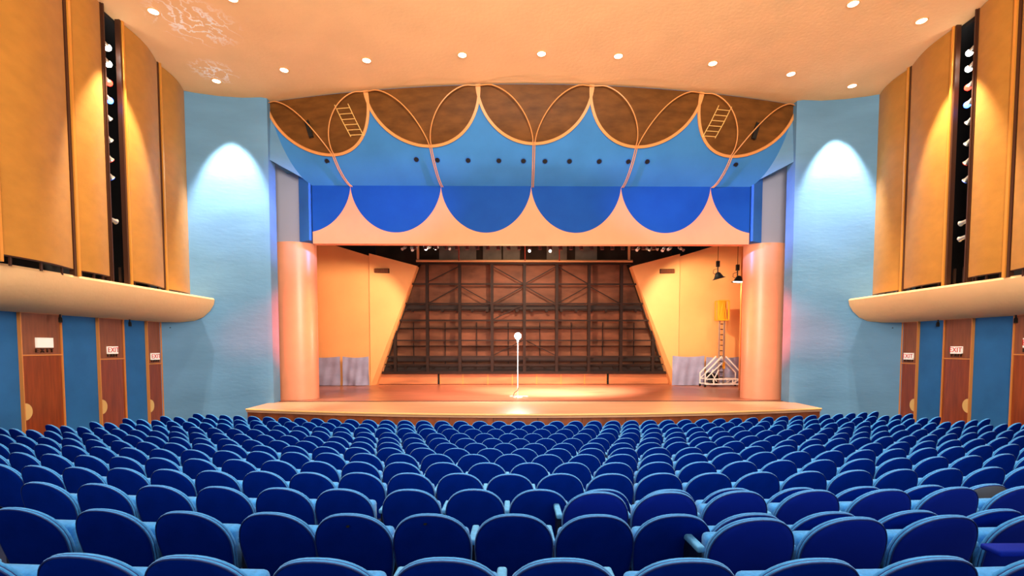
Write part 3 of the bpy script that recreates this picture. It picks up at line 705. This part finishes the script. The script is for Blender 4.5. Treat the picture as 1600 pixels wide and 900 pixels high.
for s in (-1, 1):
    for k, (y0, y1, zl) in enumerate(((12.7, 13.82, 1.87), (15.1, 16.05, 1.71), (17.12, 17.76, 1.5))):
        DN += 1
        X = 13.2
        d = thing('door_%d' % DN, (s*X, (y0+y1)/2, zl-2.45), None, None, kind='structure')
        box((s*(X-.0), y0, zl-2.5), (s*(X+.1), y1, zl)).build('door_leaf', 'doorwood', d)
        box((s*(X-.0), y0, zl+.04), (s*(X+.1), y1, 3.0)).build('transom_panel', 'transom', d)
        w = .028
        f = MB().box((s*(X-.04), y0-w, zl-2.5), (s*(X+.1), y0, 3.0)).box((s*(X-.04), y1, zl-2.5), (s*(X+.1), y1+w, 3.0)).box((s*(X-.03), y0, zl), (s*(X+.1), y1, zl+.035)).box((s*(X-.04), y0, 2.96), (s*(X+.1), y1, 3.0))
        f.build('door_frame', mat('door_frame_gold', lin(222, 140, 66), .45), d)
        # half-round push plate at the near stile
        pp = MB(); n = 14
        yy = y0 + .01; zz = zl - 1.42
        arc = [(yy + .20*math.sin(PI*i/n), zz + .22*math.cos(PI*i/n)) for i in range(n+1)]
        pp.prism(arc, 'x', s*(X-.02), s*X); pp.build('push_plate', 'cream', d)
        # lit sign above and raised letters
        ym = (y0+y1)/2 + (.0 if k else .05); zs = zl + [.34, .29, .27][k]
        where = ['the door nearest the camera', 'the middle door', 'the door nearest the stage'][k]
        blank = (s == -1 and k == 0)
        sg = thing('exit_sign', (s*(X-.03), ym, zs), ('blank pale' if blank else 'white red-lettered') + ' exit sign box over %s, %s wall' % (where, SIDE[s]), 'sign', 'sign boxes over the side doors')
        hw, hh = (.23, .13) if k == 0 else (.19, .115)
        box((s*(X-.06), ym-hw, zs-hh), (s*X, ym+hw, zs+hh)).build('sign_face', 'sign', sg)
        rz = -s*PI/2 if False else (PI/2 if s == -1 else -PI/2)
        if not blank:
            tx = text_mesh('EXIT', .24 if k == 0 else .215, 'lettering', 'red', sg, (s*(X-.066), ym, zs), rz, .004)
            for v in tx.data.vertices: pass
        el = text_mesh('EXIT', .15, 'raised_lettering', 'letter', None, (s*(X-.025), ym, zl + .13), rz, .02, 1.9 if k == 0 else 1.4)
        tag(el, 'dark raised wooden EXIT letters on the transom of %s, %s wall' % (where, SIDE[s]), 'lettering')
    for k, y in enumerate((13.62, 16.1, 18.0)):
        X = 13.0
        t = thing('wall_spotlight', (s*X, y, 2.72), 'small black spotlight under the box front %s, %s side' % (['by the nearest door', 'by the middle door', 'by the blue wall'][k], SIDE[s]), 'light fitting', 'little black spotlights under the boxes')
        MB().cyl((s*X, y, 2.86), (s*X, y, 3.02), .02, 8).build('stem', 'metal', t)
        MB().tube([(s*X, y, 2.9), (s*(X-.01), y-.01, 2.86), (s*(X-.03), y-.03, 2.76)], [.03, .045, .045], 10).build('can', 'metal', t, smooth=True)

# ------------------------------------------------------------ seats
def outline(n=44, sc=1.0):
    # closed outline (x, z): elliptical top, sides tapering towards the bottom
    pts = []
    W_, zc, H = .254, .585, .265
    for i in range(n//2 + 1):
        a = PI * i / (n//2)
        c, s_ = math.cos(a), math.sin(a)
        pts.append((W_*math.copysign(abs(c)**.88, c), zc + H*abs(s_)**.92))
    low = [(-.249, .50), (-.238, .42), (-.222, .35), (-.19, .315), (-.10, .30), (.10, .30), (.19, .315), (.222, .35), (.238, .42), (.249, .50)]
    return pts + low
def loft(levels, close=True, n=44):
    ol = outline(n); cz = .56; mb = MB(); k = len(ol)
    vs = []
    for y, ins in levels:
        for x, z in ol:
            L = math.hypot(x, z-cz); f = max(0, (L-ins)/L) if L > 0 else 0
            xx, zz = x*f, cz + (z-cz)*f
            vs.append((xx, y - .30*(zz-.80) + .85*(xx*xx), zz))
    fs = []
    for j in range(len(levels)-1):
        for i in range(k):
            fs.append((j*k+i, j*k+(i+1) % k, (j+1)*k+(i+1) % k, (j+1)*k+i))
    if close: fs += [tuple(range(k))[::-1], tuple((len(levels)-1)*k+i for i in range(k))]
    mb.add(vs, fs); return mb
def rbox(a, b, r, segs=3):
    bm = bmesh.new(); bmesh.ops.create_cube(bm, size=1)
    c = [(p+q)/2 for p, q in zip(a, b)]; s_ = [q-p for p, q in zip(a, b)]
    for v in bm.verts: v.co = Vector((v.co[i]*s_[i] + c[i] for i in range(3)))
    bmesh.ops.bevel(bm, geom=bm.edges[:], offset=r, segments=segs, profile=.5, affect='EDGES')
    mb = MB(); mb.add([v.co.copy() for v in bm.verts], [tuple(v.index for v in f.verts) for f in bm.faces]); bm.free()
    return mb
def make_seat(shellmat='shell', pan_y=.15):
    t = thing('theater_seat', (0, 0, 0), 'blue seat', 'seat')
    loft([(-.038, .05), (-.037, .016), (-.031, .009)]).build('back_shell', shellmat, t, True, True)
    loft([(-.032, .009), (-.031, .003), (-.026, .000), (-.019, .001), (-.016, .005), (-.013, .001), (-.004, -.002), (.005, .001), (.012, .012), (.015, .05)]).build('back_cushion', 'cushion', t, True, True)
    p = MB(); ol = outline()
    cz = .56
    def q(x, z, y, ins):
        L = math.hypot(x, z-cz); f = (L-ins)/L; xx, zz = x*f, cz+(z-cz)*f
        return (xx, y - .30*(zz-.80) + .85*xx*xx, zz)
    p.tube([q(x, z, -.033, .007) for x, z in ol], .0045, 5, closed=True)
    p.tube([q(x, z, -.013, .0045), ][:0] + [q(x, z, -.016, .004) for x, z in ol], .004, 5, closed=True)
    p.build('piping', 'pipe', t, True, True)
    s1 = rbox((-.222, pan_y, .36), (.222, pan_y+.125, .675), .035)
    s1.build('seat_pan', 'cushion', t, True, True)
    a = rbox((-.295, .12, .59), (-.245, .40, .632), .014)
    a.build('armrest', 'arm', t, True, True)
    s_ = MB().box((-.283, .15, .0), (-.257, .36, .59)); s_.box((-.30, .06, 0), (-.24, .36, .025)); s_.build('pedestal', 'pedestal', t, False, True)
    return t
proto = make_seat(); protoA = make_seat('shellA', .14); protoG = make_seat('shellG')
# lowest-detail mesh for the joined front rows
def seat_pos(ang_arc, R, top):
    a = ang_arc / R
    return (AX + R*math.sin(a), AY - R*math.cos(a), top - .85), a
def proj(P):
    X = P[0] + .97; Y = P[1]; Z = P[2] - 2.1
    c, s_ = math.cos(YAW), math.sin(YAW); ct, st = math.cos(TH), math.sin(TH)
    x = X*c - Y*s_; y = X*s_ + Y*c; yc = y*ct - Z*st; zc = Z*ct + y*st
    if yc < .3: return None
    return 800 + F*x/yc, HOR + F*math.tan(TH) - F*zc/yc, yc
ROWS = []
R0 = [-3.7, -3.108, -2.547, -2.065, -1.496, -.965, -.462, .065, .599, 1.123, 1.66]
R1 = [-3.874, -3.294, -2.743, -2.186, -1.685, -1.183, -.658, -.141, .355, .84, 1.35, 1.89, 2.451]
ROWS.append(('the row nearest the camera', row_r(0), ROWTOP[0], R0, 'n'))
ROWS.append(('the second row from the camera', row_r(1), ROWTOP[1], R1, 'n'))
R2 = [-4.771, -4.229, -3.671, -3.13, -2.595, -2.077, -1.506, -.971, -.433, .09, .64, 1.181, 1.74, 2.3, 2.879, 3.43]
ROWS.append(('the third row from the camera', row_r(2), ROWTOP[2], R2, 'n'))
RA = [.711, 1.255, 1.809, 2.39]
ROWS.append(('the short front extra row', AY - 2.74, 1.15, RA, 'A'))
RB = [-.026, .503, 1.048, 1.616, 2.183, 2.756, 3.33]
ROWS.append(('the short rear extra row', AY - 3.66, 1.03, RB, 'A'))
PP = {3: (.521, .371), 4: (.528, .102), 5: (.529, .408), 6: (.551, .124), 7: (.538, .339), 8: (.541, .088), 9: (.546, .431), 10: (.556, .14), 11: (.549, .425), 12: (.543, .159)}
LIM = {8: (-12.0, 12.6), 9: (-11.75, 12.55), 10: (-11.5, 12.2), 11: (-11.1, 12.0), 12: (-10.8, 11.7)}
for r in range(3, 13):
    p, ph = PP[r]; R = row_r(r)
    lo, hi = LIM.get(r, (-12.4, 12.4)); lst = []
    k = math.floor(lo/p) - 1
    while k*p + ph <= hi:
        a = k*p + ph
        if a >= lo - .1:
            pos, an = seat_pos(a, R, ROWTOP[r]); q = proj((pos[0], pos[1], ROWTOP[r]-.1))
            if q and -45 < q[0] < 1650: lst.append(a)
        k += 1
    ROWS.append(('the %s row from the camera' % ordw(r+1), R, ROWTOP[r], lst, 'n'))
cand = []
for ri, (nm, R, top, lst, kind) in enumerate(ROWS):
    for i, a in enumerate(lst):
        pos, an = seat_pos(a, R, top); q = proj((pos[0], pos[1], top-.1))
        if q is None: continue
        cand.append((q[2], ri, i, pos, an, kind, nm, len(lst), q))
cand.sort(key=lambda c: c[0])
keep, rest = cand[:300], cand[300:]
used = set()
for d_, ri, i, pos, an, kind, nm, nlst, q in keep:
    grey = (nm.startswith('the third row') and i == nlst-1)
    src = protoG if grey else protoA if kind == 'A' else proto
    if id(src) in used: o = copy_tree(src)
    else: o = src; used.add(id(src))
    o.location = pos; o.rotation_euler = (random.uniform(-.012, .012), 0, an + random.uniform(-.01, .01))
    if grey: lb = 'blue-rimmed seat with a bare grey back, third row, right of the picture'
    else: lb = 'blue seat in %s, %s from the left in view' % (nm, ordw(i+1))
    o['label'] = lb; o['group'] = 'blue theater seats'
# rest of the front rows as one joined object
if rest:
    parts = [(ch.data, None) for ch in proto.children if ch.name.split('.')[0] in ('back_shell', 'back_cushion', 'seat_pan', 'armrest', 'pedestal')]
    mats = []; mb = MB()
    for me, _ in parts:
        if me.materials[0] not in mats: mats.append(me.materials[0])
    for d_, ri, i, pos, an, kind, nm, nlst, q in rest:
        Mx = Matrix.Translation(pos) @ Matrix.Rotation(an, 4, 'Z')
        for me, _ in parts:
            mb.k = mats.index(me.materials[0])
            mb.add([Mx @ v.co for v in me.vertices], [tuple(p.vertices) for p in me.polygons])
    o = mb.build('theater_seats', mats, smooth=True)
    tag(o, 'remaining blue seats of the front rows nearest the stage', 'seats', None, 'stuff')
# small stains on two seat backs of the second row (parts of those seats)
for idx, dx, dz in ((4, .0, .77), (5, -.02, .79)):
    for o in [o for o in C.objects if o.get('label') == 'blue seat in the second row from the camera, %s from the left in view' % ordw(idx+1)]:
        y = -.0385 - .30*(dz-.80) + .85*dx*dx
        b = MB(); n = 9
        b.prism([(dx + .011*math.cos(2*PI*i/n)*(1 + .4*math.sin(3*i)), dz + .008*math.sin(2*PI*i/n)) for i in range(n)], 'y', y-.0015, y+.004)
        b.build('stain', 'black', o, local=True)
# folded writing tablet at the lower right edge
t = thing('folding_tablet', (1.62, 2.42, 1.08), 'dark blue folded writing tablet over the seats at the lower right edge', 'tablet')
rbox((-.16, -.03, -.018), (.34, .08, .014), .012).build('tablet_board', 'shellA', t, True, True)
rbox((.04, -.02, .07), (.34, .06, .13), .015).build('bracket', 'shellA', t, True, True)
rbox((-.0, -.03, .05), (.07, .0, .075), .008).build('hinge', 'arm', t, True, True)
MB().cyl((.28, .02, -.9), (.28, .02, .1), .02, 10).build('support_post', 'pedestal', t, True, True)
